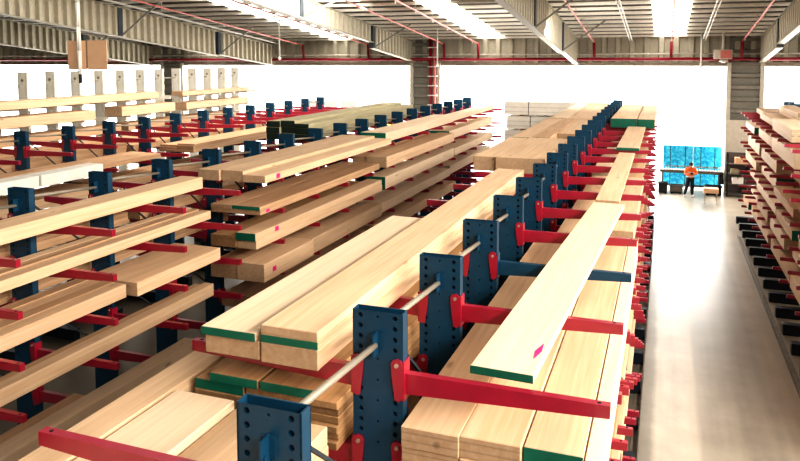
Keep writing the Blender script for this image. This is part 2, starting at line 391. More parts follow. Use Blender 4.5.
# hanging peach boards
t = thing('hanging_board', 'peach plywood boards hanging on a white cable bundle above the racks', 'board', (-9.77, 10.0, 0))
cb = MB()
for k in range(4):
    a = k*PI/2; pz = 6.62
    prev = None
    for j in range(13):
        z = 6.62 + j*.42; p = Vector((.02*math.cos(a+j*.8)-.012*j*.3, .02*math.sin(a+j*.8), z))
        if prev is not None: cb.tube(prev, p, .021, 7)
        prev = p
link('cable_bundle', cb.mesh('cable_bundle', M['white'], smooth=True), t)
link('plug', MB().tube((.01,0,6.46),(.01,0,6.62), .03, 8).mesh('plug', M['black']), t)
link('plywood_panel', MB().box(-.30,.11,.03,.045,6.70,7.215).mesh('plywood_panel', M['card'], .003), t)
link('plywood_panel', MB().box(.15,.58,.03,.045,6.70,7.215).mesh('plywood_panel', M['card'], .003), t)
link('dark_joint', MB().box(.11,.15,.034,.041,6.71,7.21).mesh('dark_joint', M['tan']), t)

# ------------------------------------------------------------------ racks
S = 1.496
ARM = [4.64, 4.036, 3.432, 2.828, 2.224, 1.62, 1.016]
TIER = ['top', 'second', 'third', 'fourth', 'fifth', 'sixth', 'seventh']
PH = 5.1; PW = .193; PD = .05
def column_mesh(name, mats, holes=True):
    mb = MB()
    zt = PH
    t = .012
    # open-topped box section: four walls
    mb.box(-PW, -PW+t, -PD, PD, .1, zt); mb.box(PW-t, PW, -PD, PD, .1, zt)
    mb.box(-PW, PW, PD-t, PD, .1, zt)
    zh0 = 2.4
    mb.box(-PW, PW, -PD, -PD+t, .1, zh0)
    # perforated front face
    pitch = .0755; nr = int((zt-zh0)/pitch); zs = [zh0+i*(zt-zh0)/nr for i in range(nr+1)]
    xs = [-PW, -.157, -.107, -.016, .016, .107, .157, PW]
    for i in range(nr):
        a, b = zs[i], zs[i+1]
        for j in range(7):
            x0, x1 = xs[j], xs[j+1]
            big = j in (1, 5); small = j == 3
            if not holes or not (big or small) or (small and i % 2):
                mb.poly([(x0,-PD,a),(x1,-PD,a),(x1,-PD,b),(x0,-PD,b)], [(0,1,2,3)]); continue
            cx, cz = (x0+x1)/2, (a+b)/2; r = .0185 if big else .009
            pts = [(x0,-PD,a),(cx,-PD,a),(x1,-PD,a),(x1,-PD,cz),(x1,-PD,b),(cx,-PD,b),(x0,-PD,b),(x0,-PD,cz)]
            ring = [(cx+r*math.cos(q), -PD, cz+r*math.sin(q)) for q in [PI*1.25+k*PI/4 for k in range(8)]]
            deep = [(p[0], -PD+.02, p[2]) for p in ring]
            mb.poly(pts+ring+deep, [(k,(k+1)%8,8+(k+1)%8,8+k) for k in range(8)] + [(8+k,8+(k+1)%8,16+(k+1)%8,16+k) for k in range(8)])
            mb.poly(deep, [tuple(range(8))], 1)
    return mb.mesh(name, mats)
COLM = column_mesh('column', [M['blue'], M['hole']])
COLM_S = column_mesh('column', [M['blue'], M['hole']], False)
def plate_into(mb, s, mi=0, bolt=1):
    # teardrop end plate on the front face, bolt near its top
    prof = [(.105,.075),(.12,.10),(.15,.112),(.18,.10),(.20,.06),(.2,-.17),(.165,-.2),(.135,-.19),(.112,-.02)]
    for y0, y1 in ((-PD-.016, -PD-.002),):
        mb.prism([(s*a, b) for a, b in prof], y0, y1, mi)
        mb.tube((s*.15, y0-.012, .065), (s*.15, y0, .065), .016, 8, bolt)
def arm_body(mb, s, L=1.6):
    r, d0, d1, w = PW, .15, .085, .032
    xr, xt = s*r, s*L
    mb.hexa([(xr,-w,-d0),(xt,-w,-d1),(xt,w,-d1),(xr,w,-d0),(xr,-w,0),(xt,-w,0),(xt,w,0),(xr,w,0)])
    mb.box(min(s*(r-.01), s*(r+.012)), max(s*(r-.01), s*(r+.012)), -PD-.01, PD+.01, -.19, .09)
    mb.tube((s*(L-.07), 0, -.005), (s*(L-.07), 0, .0012), .014, 8, 1)
def arm_mesh(s, L, mats, plate):
    mb = MB(); arm_body(mb, s, L)
    if plate: plate_into(mb, s, 0, 2)
    return mb.mesh('arm', mats)
RM = [M['red'], M['hole'], M['steel']]
ARMS = {}
def get_arm(s, L, plate, key='red'):
    k = (s, L, plate, key)
    if k not in ARMS: ARMS[k] = arm_mesh(s, L, RM if key == 'red' else ([M['blue'], M['hole'], M['steel']] if key == 'blue' else [M['rackgrey'], M['hole'], M['steel']]), plate)
    return ARMS[k]
PLATE = {}
for s in (-1, 1):
    mb = MB(); plate_into(mb, s, 0, 1); PLATE[s] = mb.mesh('end_plate', [M['red'], M['steel']])
BASE = {}
def get_base(s0, s1):
    k = (s0, s1)
    if k not in BASE:
        mb = MB(); mb.box(s0, s1, -.09, .09, .0, .26)
        mb.box(s0, s1, -.11, .11, .25, .28)
        BASE[k] = mb.mesh('base_beam', M['base'], .006)
    return BASE[k]
TZ = 4.90
tm = MB(); tm.tube((0, PD, TZ+.06), (0, S-PD-.05, TZ-.03), .024, 10); TUBE = tm.mesh('brace_tube', M['tube'], smooth=True)
bm_ = MB(); bm_.box(-.006,.006,-PD-.09,-PD,TZ-.11,TZ+.06); bm_.box(-.045,.045,-PD-.008,-PD,TZ-.06,TZ+.05); bm_.tube((-.02,-PD-.06,TZ-.04),(.02,-PD-.06,TZ-.04),.016,8)
bm_.tube((-.035,-PD-.02,TZ+.02),(-.035,-PD,TZ+.02),.014,8)
BRK = bm_.mesh('brace_bracket', [M['blue']])
dm = MB(); dm.bar((.04, PD, TZ+.02), (.04, S-PD, TZ-1.15), .03, .022); dm.bar((.04, PD, TZ-1.5), (.04, S-PD, TZ-2.6), .03, .022); DIAG = dm.mesh('diagonal_brace', M['darkbar'])

def rack_post(x, y, lab, grp, left, right, first=True, last=False, near=False, blue_right_top=False, tube=None, Lr=1.6, Ll=1.6, diag=True):
    t = thing('rack_post', lab, 'rack post', (x, y, 0), 0, grp); dz = .026 if x == X1 else 0
    link('column', COLM if near else COLM_S, t)
    link('base_beam', get_base((-1.8 if tube else -1.55) if left else -.25, 1.55 if right else .25), t)
    for s, tiers, L in ((-1, left, Ll), (1, right, Lr)):
        for i in tiers:
            key = 'blue' if (blue_right_top and s == 1 and i == 0) else 'red'
            if near and i < 3:
                a = link('arm', get_arm(s, L, False, key), t, (0,0,ARM[i]+dz))
                link('end_plate', PLATE[s], a)
            else:
                a = link('arm', get_arm(s, L, True, key), t, (0,0,ARM[i]+dz))
            if key == 'blue': a['label'] = 'dark blue arm'
    link('brace_bracket', BRK, t)
    if not last:
        link('brace_tube', tube or TUBE, t)
        if diag: link('diagonal_brace', DIAG, t)
X1, X2, X3, X4, X5 = -1.885, -8.394, -14.97, -21.45, 4.68
Y1, Y2, Y3 = 3.17, 7.438, 13.342
for k in range(20):
    rack_post(X1, Y1+k*S, f'blue steel rack post with red arms, {ORD[k]} along the aisle rack from the camera', 'posts of the aisle rack', range(5 if k < 6 else 4), range(7), last=k == 19, near=k < 9, blue_right_top=k == 3)
for k in range(-1, 17):
    rack_post(X2, Y2+k*S, f'blue steel rack post with red arms, {ORD[k+1]} along the second rack from the camera', 'posts of the second rack', range(3), range(6), last=k == 16, near=k < 5, Ll=1.15 if k < 4 else 1.6)
for k in range(-1, 12):
    rack_post(X3, Y3+k*S, f'blue steel rack post with red arms, {ORD[k+1]} along the third rack from the camera', 'posts of the third rack', range(2), range(4), last=k == 11)
S5 = 1.28
tm = MB(); tm.tube((0, PD, TZ+.06), (0, S5-PD-.05, TZ-.03), .024, 10); TUBE5 = tm.mesh('brace_tube', M['tube'], smooth=True)
for k in range(17):
    y = 12.0+k*S5
    rack_post(X5, y, f'blue steel rack post with red arms, {ORD[k]} along the rack across the aisle', 'posts of the rack across the aisle', range(7), [], last=k == 16, Ll=1.74, diag=False, tube=TUBE5)

# grey rack
gz = [5.245, 4.64, 4.036]
cm = MB(); cm.box(-.23, .23, -.05, .05, 0, 6.42); cm.box(-.22,.22,-.06,.06,0,.2)
for sx in (-.15, .15):
    for k in range(30): cm.box(sx-.012, sx+.012, -.052, -.05, 3.6+k*.09, 3.63+k*.09, 1)
# stamped star emblem on the post's head
for a in range(4):
    q = a*PI/4; cm.bar((-.07*math.cos(q), -.053, 6.12-.07*math.sin(q)), (.07*math.cos(q), -.053, 6.12+.07*math.sin(q)), .006, .022, 1)
GCOL = cm.mesh('column', [M['rackgrey'], M['tube']])
gbase = MB().box(-.25, 1.5, -.09, .09, 0, .22).mesh('base_beam', M['greypost'])
tb = MB(); tb.tube((0,.05,6.0),(0,1.217-.05,6.0),.02,8); GT = tb.mesh('brace_tube', M['greypost'], smooth=True)
S4 = 1.217
for k in range(14):
    y = 19.3-2*S4+k*S4
    t = thing('grey_rack_post', f'pale grey rack post with stamped emblem, {ORD[k]} along the grey rack from the camera', 'rack post', (X4, y, 0), 0, 'posts of the grey rack')
    link('column', GCOL, t); link('base_beam', gbase, t)
    for z in gz: link('arm', get_arm(1, 1.55, True, 'grey'), t, (0, 0, z))
    if k < 13: link('brace_tube', GT, t)

# guide rails on the floor
def rail(x, y0, y1, s, lab):
    mb = MB(); mb.box(min(x, x+s*.012), max(x, x+s*.012), y0, y1, 0, .12); mb.box(min(x, x+s*.14), max(x, x+s*.14), y0, y1, 0, .014)
    tag(link('floor_guide_rail', mb.mesh('floor_guide_rail', M['rail'])), lab, 'rail', 'floor guide rails')
rail(-.30, 1.5, 32.2, -1, 'steel guide rail on the floor along the aisle rack')
rail(2.70, 8, 30.0, 1, 'steel guide rail on the floor along the rack across the aisle')
# ------------------------------------------------------------------ timber
DESC = {'cream':'cream timber beam','pale':'pale timber beam','tan':'tan timber board','brown':'brown timber board','ply':'laminated timber beam','wrapw':'white-wrapped timber','greenb':'greenish timber beam','packw':'bleached timber beam'}
STACKS = []
def stack(rack, side, tier, cols, y0, y1, z0=None, mat='cream', skew=0, note=None):
    """cols: list of dicts/tuples (x0, x1, [heights], options)"""
    STACKS.append(dict(rack=rack, side=side, tier=tier, cols=cols, y0=y0, y1=y1, z0=z0, mat=mat, skew=skew, note=note))
BMESH = {}
def board_mesh(w, l, h, mat):
    k = (round(w,3), round(l,2), round(h,3), mat)
    if k not in BMESH:
        BMESH[k] = MB().box(-w/2, w/2, 0, l, 0, h).mesh('timber_beam', M[mat], min(.006, h*.1))
    return BMESH[k]
def build_stacks():
    groups = {}
    for s in STACKS: groups.setdefault((s['rack'], s['side'], s['tier']), []).append(s)
    for key, lst in groups.items():
        lst.sort(key=lambda s: s['y0'])
        for oi, s in enumerate(lst):
            rack, side, tier = key
            where = f"{ORD[oi]} stack, {TIER[tier]} tier, {side} of {rack}" if len(lst) > 1 else f"only stack, {TIER[tier]} tier, {side} of {rack}"
            if s['note']: where = s['note']
            grp = f"timber in the {where}"
            z00 = s['z0'] if s['z0'] is not None else (ARM[tier] + .002 + (.026 if rack == 'aisle rack' else 0))
            nc = len(s['cols'])
            flip = 'r' if s['rack'] == 'rack across aisle' or side == 'inner side' or side == 'far side' else 'l'
            for ci, c in enumerate(s['cols']):
                x0, x1, hs = c[0], c[1], c[2]; o = c[3] if len(c) > 3 else {}
                z = z00 + o.get('dz', 0)
                ya, yb = s['y0']+o.get('dy', 0), s['y1']+o.get('dye', 0)
                cc = ci if flip == 'l' else nc-1-ci
                if nc == 1: cw = ''
                elif nc == 2: cw = ['inner', 'outer'][cc]
                elif nc == 3: cw = ['inner', 'middle', 'outer'][cc]
                else: cw = ORD[cc] + ' column'
                nl = len(hs)
                for li, h in enumerate(hs):
                    if nl == 1: lw = ''
                    elif nl == 2: lw = ['lower', 'upper'][li]
                    elif nl == 3: lw = ['bottom', 'middle', 'top'][li]
                    else: lw = ORD[li] + '-layer'
                    mat = o.get('mats', {}).get(li, o.get('mat', s['mat']))
                    green = li in o.get('green', ()) ; dgreen = li in o.get('dgreen', ())
                    w = x1-x0-.004; jx = o.get('jx', {}).get(li, random.uniform(-.004, .004)); jy = o.get('jy', {}).get(li, random.uniform(-.03, .03))
                    jx2 = o.get('w', {}).get(li)
                    if jx2: w = jx2
                    desc = ('green-ended ' if green else 'dark-ended ' if dgreen else '') + DESC[mat]
                    pos = ' '.join(q for q in (lw, cw) if q)
                    if pos == '': lab = f"{desc}, {where.replace(' stack', ' one') if not s['note'] else where}"
                    else: lab = f"{desc}, {pos} in {where}"
                    b = link('timber_beam', board_mesh(w, yb-ya, h-.002, mat), None, ((x0+x1)/2+jx, ya+jy, z), s['skew'])
                    tag(b, lab, 'timber', grp)
                    if green or dgreen:
                        e = link('painted_end', MB().box(-w/2+.001, w/2-.001, -.004, .0, .002, h-.004).mesh('painted_end', M['green' if green else 'dgreen']), b)
                        e['label'] = 'green painted end' if green else 'dark painted end'
                    if li == o.get('tag_layer', nl-1):
                        if 'tag' in o:
                            ty = o['tag']-ya; th = min(.09, h*.62)
                            tg = link('paper_tag', MB().box(w/2, w/2+.002, ty, ty+.13, h*.5-th/2, h*.5+th/2).mesh('paper_tag', M['pink']), b); tg['label'] = 'pink paper tag'
                        if 'toptag' in o:
                            tx, ty = o['toptag']
                            e2 = MB().poly([(tx,ty-.16,h),(tx+.028,ty,h),(tx+.012,ty+.16,h),(tx-.022,ty-.01,h)], [(0,1,2,3)]).mesh('paper_tag', M['pink']); tg = link('paper_tag', e2, b, (0,0,.001)); tg['label'] = 'pink paper tag'
                    z += h
A1_, R2_, R3_, R4_, R5_ = 'aisle rack', 'second rack', 'third rack', 'grey rack', 'rack across aisle'
# --- second rack, near side (seen across the lane)
stack(R2_, 'near side', 0, [(-7.95, -7.50, [.2], {})], 3.2, 10.40, mat='cream')
stack(R2_, 'near side', 0, [(-8.15, -7.68, [.2]), (-7.67, -7.20, [.2], {'dy': .03}), (-7.19, -6.72, [.14], {'tag': 11.55})], 11.15, 17.5, mat='cream')
stack(R2_, 'near side', 0, [(-7.72, -6.98, [.25], {'green': (0,)})], 17.75, 24.3, mat='pale')
stack(R2_, 'near side', 0, [(-7.55, -7.06, [.19], {'green': (0,)})], 24.5, 31.0, mat='pale')
stack(R2_, 'near side', 1, [(-8.16, -7.97, [.17], {}), (-7.96, -7.77, [.17], {'mat': 'tan'}), (-7.76, -7.56, [.15])], 3.0, 10.65, mat='cream')
stack(R2_, 'near side', 1, [(-7.92, -7.46, [.08, .08], {'mat': 'tan'}), (-7.45, -6.86, [.09, .07], {'green': (1,), 'tag': 11.4, 'tag_layer': 0})], 11.2, 17.0, mat='tan')
stack(R2_, 'near side', 1, [(-7.75, -7.35, [.26], {'mat': 'tan'}), (-7.34, -6.76, [.15, .14])], 17.25, 23.6, mat='cream')
stack(R2_, 'near side', 1, [(-7.8, -7.02, [.31], {'green': (0,)})], 23.9, 30.5, mat='pale')
stack(R2_, 'near side', 2, [(-8.16, -7.95, [.2], {'mat':'tan'}), (-7.94, -7.73, [.19]), (-7.72, -7.51, [.2], {'mat':'tan'}), (-7.5, -7.28, [.2])], 2.9, 8.2, mat='cream')
stack(R2_, 'near side', 2, [(-8.1, -7.14, [.21])], 8.24, 10.32, mat='cream')
stack(R2_, 'near side', 2, [(-7.85, -7.3, [.22], {'mat': 'brown'}), (-7.29, -6.88, [.16, .14], {'tag': 11.75, 'green': (1,), 'w': {}, 'tag_layer': 1})], 11.05, 17.2, mat='cream')
stack(R2_, 'near side', 2, [(-7.42, -6.88, [.33], {'green': (0,)})], 17.45, 24.0, mat='pale')
stack(R2_, 'near side', 2, [(-7.7, -6.95, [.26])], 24.3, 30.2, mat='pale')
stack(R2_, 'near side', 3, [(-7.58, -7.40, [.17], {'mat': 'tan'}), (-7.39, -7.20, [.21])], 3.2, 10.2, mat='cream')
stack(R2_, 'near side', 3, [(-7.9, -7.33, [.3], {'mat': 'tan'}), (-7.32, -6.74, [.34], {'tag': 11.4})], 11.1, 13.05, mat='cream')
stack(R2_, 'near side', 3, [(-7.9, -7.33, [.26], {'mat': 'tan'}), (-7.32, -6.80, [.33])], 13.1, 17.0, mat='cream')
stack(R2_, 'near side', 3, [(-7.6, -6.92, [.26])], 17.2, 23.6, mat='pale')
stack(R2_, 'near side', 3, [(-7.6, -7.0, [.3])], 23.9, 30.0, mat='pale')
stack(R2_, 'near side', 4, [(-7.44, -7.25, [.14], {'mat': 'tan', 'dye': -2.1}), (-7.24, -6.96, [.15])], 3.6, 9.4, mat='pale')
stack(R2_, 'near side', 4, [(-7.8, -6.9, [.24])], 11.3, 16.8, mat='tan')
stack(R2_, 'near side', 4, [(-7.6, -6.95, [.28])], 17.1, 24.5, mat='cream')
# --- second rack, far side
stack(R2_, 'far side', 0, [(-10.42, -10.0, [.17, .17, .17], {'dgreen': (0,1,2)}), (-9.99, -9.56, [.18, .17, .18], {'dgreen': (0,1,2), 'dy': .05}), (-9.55, -9.1, [.16, .17, .13], {'dgreen': (0,1,2)})], 17.4, 26.0, mat='greenb')
stack(R2_, 'far side', 1, [(-9.55, -8.75, [.14])], 14.6, 21.0, mat='tan')
stack(R2_, 'far side', 1, [(-9.4, -8.7, [.07, .07, .07, .07])], 5.2, 9.9, mat='tan')
stack(R2_, 'far side', 2, [(-9.4, -8.7, [.1, .1, .1])], 5.0, 12.9, mat='tan')
stack(R2_, 'far side', 1, [(-9.4, -8.7, [.16])], 10.2, 14.3, mat='tan')
# --- third rack
stack(R3_, 'near side', 1, [(-13.5, -13.02, [.26])], 8.6, 12.05, mat='wrapw')
stack(R3_, 'near side', 1, [(-13.5, -13.02, [.26])], 12.12, 14.0, mat='wrapw')
stack(R3_, 'near side', 1, [(-14.7, -14.2, [.05,.05,.04], {}), (-14.19, -13.62, [.05,.04,.04])], 11.6, 16.9, mat='tan', note='thin-board stack behind the white-wrapped timber, third rack')
stack(R3_, 'near side', 1, [(-14.65, -14.02, [.07,.07,.07]), (-14.01, -13.38, [.07,.07,.07,.05])], 18.1, 24.6, mat='tan')
stack(R3_, 'near side', 1, [(-14.6, -13.6, [.2])], 25.2, 30.5, mat='pale')
stack(R3_, 'near side', 2, [(-14.7, -14.1, [.22]), (-14.09, -13.4, [.24])], 8.8, 14.4, mat='cream')
stack(R3_, 'near side', 2, [(-14.7, -14.1, [.22]), (-14.09, -13.5, [.2])], 14.6, 21.0, mat='tan')
stack(R3_, 'near side', 3, [(-14.6, -13.6, [.25])], 9.5, 15.4, mat='tan')
stack(R3_, 'far side', 1, [(-16.6, -15.95, [.12,.14,.12]), (-15.94, -15.3, [.1,.11,.1])], 11.2, 17.4, mat='tan')
stack(R3_, 'far side', 1, [(-16.6, -15.95, [.12,.12,.1]), (-15.94, -15.3, [.1,.1])], 17.7, 23.6, mat='tan')
stack(R3_, 'far side', 1, [(-16.5, -15.4, [.26])], 23.9, 29.8, mat='cream')
# --- grey rack
gr = dict(z0=None)
stack(R4_, 'near side', 0, [(-20.6, -19.85, [.27])], 15.2, 24.6, z0=5.247, mat='cream', note='long beam on the upper arms of the grey rack')
stack(R4_, 'near side', 0, [(-20.5, -19.9, [.2])], 26.2, 31.6, z0=5.247, mat='cream', note='short upper beam near the end of the grey rack')
stack(R4_, 'near side', 1, [(-20.7, -19.85, [.35])], 15.0, 21.0, z0=4.642, mat='cream', note='lower arms of the grey rack, camera end')
stack(R4_, 'near side', 1, [(-20.7, -19.85, [.37], {'mat': 'cream'})], 22.35, 25.6, z0=4.642, note='short block on the lower arms of the grey rack')
stack(R4_, 'near side', 1, [(-20.7, -19.85, [.3])], 26.4, 31.4, z0=4.642, mat='cream', note='lower arms of the grey rack, door end')
stack(R4_, 'near side', 2, [(-20.7, -19.9, [.3])], 15.4, 22.4, z0=4.038, mat='tan', note='third-tier arms of the grey rack, camera end')
stack(R4_, 'near side', 2, [(-20.7, -19.9, [.3])], 22.8, 30.4, z0=4.038, mat='tan', note='third-tier arms of the grey rack, door end')
# --- aisle rack, inner side (left)
stack(A1_, 'inner side', 0, [(-3.265, -2.79, [.145, .065], {'green': (1,), 'jx': {0: .02, 1: 0}, 'jy': {0: .02, 1: 0}, 'mats': {1: 'pale'}}),
                             (-2.745, -2.275, [.155, .06, .072], {'green': (1,), 'jx': {0: 0, 1: 0, 2: 0}, 'jy': {0: 0, 1: 0, 2: 0}, 'dye': 3.85})], 4.45, 8.5, mat='cream')
stack(A1_, 'inner side', 0, [(-3.55, -3.11, [.29], {'dy': .1}), (-3.08, -2.12, [.30])], 13.65, 17.3, mat='cream')
stack(A1_, 'inner side', 0, [(-3.55, -3.05, [.28], {'green': (0,)}), (-3.03, -2.6, [.3], {'mat': 'tan'}), (-2.58, -2.15, [.28], {'dy': 1.2})], 17.45, 23.2, mat='cream')
stack(A1_, 'inner side', 0, [(-3.5, -2.95, [.3], {'mat': 'pale'}), (-2.93, -2.2, [.28])], 23.4, 31.5, mat='cream')
stack(A1_, 'inner side', 1, [(-3.74, -3.45, [.18, .16])], 1.2, 7.2, mat='cream', note='outer edge strip, second tier, inner side of aisle rack')
stack(A1_, 'inner side', 1, [(-3.41, -2.90, [.17, .17]), (-2.885, -2.14, [.15, .14], {'mat': 'cream'})], .9, 4.32, mat='pale')
stack(A1_, 'inner side', 1, [(-3.38, -2.945, [.14, .14, .08], {'green': (2,), 'mat': 'brown', 'jx': {2: 0}, 'jy': {2: 0}}), (-2.93, -2.16, [.06]*6, {'mat': 'brown'})], 4.52, 9.8, mat='brown')
stack(A1_, 'inner side', 1, [(-3.23, -2.81, [.072], {'green': (0,), 'jx': {0: 0}, 'jy': {0: 0}}), (-2.785, -2.33, [.072], {'green': (0,), 'jx': {0: 0}, 'jy': {0: 0}})], 4.50, 9.7, z0=4.426, mat='brown', note='top course on brown stack, inner side of aisle rack')
stack(A1_, 'inner side', 2, [(-3.45, -2.2, [.3])], 3.4, 9.6, mat='tan')
stack(A1_, 'inner side', 2, [(-3.45, -2.3, [.3])], 10.0, 17.0, mat='tan')
stack(A1_, 'inner side', 1, [(-3.45, -2.3, [.28])], 10.4, 16.5, mat='tan')
stack(A1_, 'inner side', 1, [(-3.45, -2.3, [.28])], 17.0, 24.0, mat='cream')
stack(A1_, 'inner side', 3, [(-3.4, -2.3, [.3])], 5.0, 12.0, mat='tan')
# --- aisle rack, aisle side
stack(A1_, 'aisle side', 0, [(-1.255, -.80, [.062], {'green': (0,), 'toptag': (.17, .42), 'jx': {0: 0}, 'jy': {0: 0}})], 4.79, 11.0, mat='pale', skew=-.0435)
stack(A1_, 'aisle side', 0, [(-1.08, -.55, [.07], {'green': (0,)})], 17.9, 23.5, mat='cream')
stack(A1_, 'aisle side', 0, [(-1.62, -.83, [.29], {'green': (0,)}), (-.81, -.3, [.28], {'green': (0,)})], 23.75, 31.2, mat='cream')
stack(A1_, 'aisle side', 0, [(-.98, -.62, [.04])], 11.3, 17.2, mat='cream')
stack(A1_, 'aisle side', 1, [(-1.66, -1.243, [.155, .155]), (-1.243, -.826, [.155, .155]), (-.82, -.435, [.29], {'green': (0,), 'mat': 'cream', 'jy': {0: .06}}), (-.43, -.31, [.27], {'mat': 'pale', 'dy': -.6})], 4.47, 10.4, mat='ply')
stack(A1_, 'aisle side', 1, [(-1.5, -.95, [.2]), (-.93, -.4, [.22], {'dy': .5})], 10.7, 16.4, mat='cream')
stack(A1_, 'aisle side', 1, [(-1.55, -1.0, [.24]), (-.98, -.45, [.16], {'mat': 'tan'})], 16.8, 23.0, mat='pale')
stack(A1_, 'aisle side', 1, [(-1.5, -.5, [.3])], 23.4, 30.8, mat='cream')
rr = random.Random(5)
for tier in (2, 3, 4, 5, 6):
    y = 3.6+rr.random()*2; 
    while y < 28:
        L = rr.choice([4.2, 5.4, 6.2]); hh = rr.uniform(.16, .34); e = rr.uniform(-.56, -.44)
        m1, m2 = rr.choice(['cream', 'tan', 'pale']), rr.choice(['cream', 'tan'])
        stack(A1_, 'aisle side', tier, [(-1.6, -1.02, [hh], {'mat': m2}), (-1.0, e, [hh*rr.uniform(.6, 1)], {'mat': m1, 'green': (0,) if rr.random() < .25 else ()})], y, min(y+L, 31.5))
        y += L+rr.uniform(.25, 1.3)
# --- rack across the aisle
def r5(tier, y0, y1, cols, mat='cream'): stack(R5_, 'aisle side', tier, cols, y0, y1, mat=mat)
r5(0, 21.3, 24.9, [(3.14, 3.8, [.12, .12, .11]), (3.82, 4.42, [.19, .19])], 'pale')
r5(0, 25.4, 29.4, [(3.3, 3.9, [.22]), (3.92, 4.42, [.3, .2])], 'cream')
r5(0, 29.9, 32.4, [(3.5, 4.3, [.2])], 'tan')
r5(1, 20.5, 24.6, [(3.12, 3.7, [.42]), (3.72, 4.42, [.4])], 'pale')
r5(1, 24.9, 28.7, [(3.2, 3.75, [.3]), (3.77, 4.4, [.3])], 'cream')
r5(1, 29.4, 32.3, [(3.12, 3.55, [.25], {'green': (0,)}), (3.57, 4.4, [.3])], 'pale')
rr = random.Random(11)
for tier in (2, 3, 4, 5, 6):
    y = {2: 17.8, 3: 16.6, 4: 15.0, 5: 14.0, 6: 13.0}[tier]+rr.random()
    while y < 30.5:
        L = rr.choice([2.8, 3.6, 4.8]); hh = rr.uniform(.24, .42); e = rr.choice([3.1, 3.14, 3.25, 3.5])
        g = tier == 4 and 18 < y < 22
        r5(tier, y, min(y+L, 32.3), [(e, e+.52, [hh], {'mat': rr.choice(['cream', 'pale', 'pale', 'tan']), 'green': (0,) if g or rr.random() < .12 else ()}), (e+.54, 4.42, [hh*rr.uniform(.6, 1)], {'mat': rr.choice(['cream', 'tan'])})])
        y += L+rr.uniform(.2, .8)
build_stacks()

# ------------------------------------------------------------------ things at the far end
def pack(x0, x1, y0, y1, z0, z1, mat, lab, grp, name='timber_pack', straps=(.25, .75), along='x'):
    t = thing(name, lab, 'timber pack', ((x0+x1)/2, (y0+y1)/2, z0), 0, grp)
    w, d, h = x1-x0, y1-y0, z1-z0
    link('load', MB().box(-w/2, w/2, -d/2, d/2, .08, h).mesh('load', M[mat], .012), t)
    for f in (.15, .5, .85):
        link('bearer', MB().box(-w/2+w*f-.045, -w/2+w*f+.045, -d/2, d/2, 0, .08).mesh('bearer', M['tan']), t)
    for f in straps:
        x = -w/2+w*f
        link('strap', MB().box(x-.016, x+.016, -d/2-.004, d/2+.004, .076, h+.004).mesh('strap', M['black']), t)
    return t
# bleached packs stacked at the end of the lane between aisle rack and second rack
zz = 0; lay = ['lowest', 'second', 'third', 'fourth', 'fifth', 'sixth', 'topmost']
for i in range(7):
    h = .68
    pack(-7.3+(.12 if i % 2 else 0), -2.6+(.2 if i == 3 else 0), 34.2, 35.4, zz, zz+h, 'packw', f'bleached timber pack, {lay[i]} of the tall pile ending the lane', 'pile of packs at the lane end')
    zz += h
# blue wrapped packs in the doorway
for i, (x0, x1, z0, z1, l) in enumerate(((-.05, 1.45, .0, 1.02, 'lower blue-wrapped timber pack in the doorway, under the strapped one'), (1.5, 2.86, .0, 1.02, 'lower blue-wrapped timber pack in the doorway beside the concrete wall'),
                                          (-.05, 1.45, 1.02, 2.18, 'upper blue-wrapped timber pack in the doorway, towards the aisle rack'), (1.5, 2.86, 1.02, 2.18, 'upper blue-wrapped timber pack in the doorway beside the concrete wall'))):
    pack(x0, x1, 41.0, 42.6, z0, z1, 'wrap', l, 'blue-wrapped packs')
# long roller bench in front of the packs
t = thing('roller_bench', 'long dark roller bench in front of the blue-wrapped packs', 'bench', (1.35, 39.4, 0))
link('bench_frame', MB().box(-1.55, 1.45, -.3, .3, .98, 1.12).mesh('bench_frame', M['offdark'], .01), t)
rb = MB()
for k in range(24): rb.tube((-1.48+k*.125, -.27, 1.12), (-1.48+k*.125, .27, 1.12), .035, 8)
link('rollers', rb.mesh('rollers', M['steel'], smooth=True), t)['kind'] = 'stuff'
for sx in (-1.4, 0, 1.3):
    for sy in (-.24, .24): link('leg', MB().box(sx-.04, sx+.04, sy-.04, sy+.04, 0, .98).mesh('leg', M['offdark']), t)
link('end_stop', MB().box(1.3, 1.5, -.3, .3, .5, 1.1).mesh('end_stop', M['black'], .02), t)
def crate(x, y, w, d, h, mat, lab, grp=None):
    t = thing('storage_bin', lab, 'bin', (x, y, 0), 0, grp)
    mb = MB(); k = .03
    mb.box(-w/2, w/2, -d/2, d/2, .04, .08); mb.box(-w/2, -w/2+k, -d/2, d/2, .04, h); mb.box(w/2-k, w/2, -d/2, d/2, .04, h); mb.box(-w/2, w/2, -d/2, -d/2+k, .04, h); mb.box(-w/2, w/2, d/2-k, d/2, .04, h)
    link('tub', mb.mesh('tub', M[mat]), t)
    link('rim', MB().box(-w/2-.03, w/2+.03, -d/2-.03, -d/2, h-.06, h).box(-w/2-.03, w/2+.03, d/2, d/2+.03, h-.06, h).box(-w/2-.03, -w/2, -d/2, d/2, h-.06, h).box(w/2, w/2+.03, -d/2, d/2, h-.06, h).mesh('rim', M[mat]), t)
    for sx in (-1, 1): link('skid', MB().box(sx*w*.35-.04, sx*w*.35+.04, -d/2, d/2, 0, .04).mesh('skid', M['black']), t)
crate(-.02, 38.6, .42, .4, .56, 'black', 'small black bin on the floor beside the aisle rack end', 'bins by the bench')
crate(.62, 38.75, .6, .4, .44, 'offdark', 'low dark bin under the roller bench left of the worker', 'bins by the bench')
crate(2.35, 38.72, .75, .4, .5, 'black', 'wide black bin under the roller bench right of the worker', 'bins by the bench')
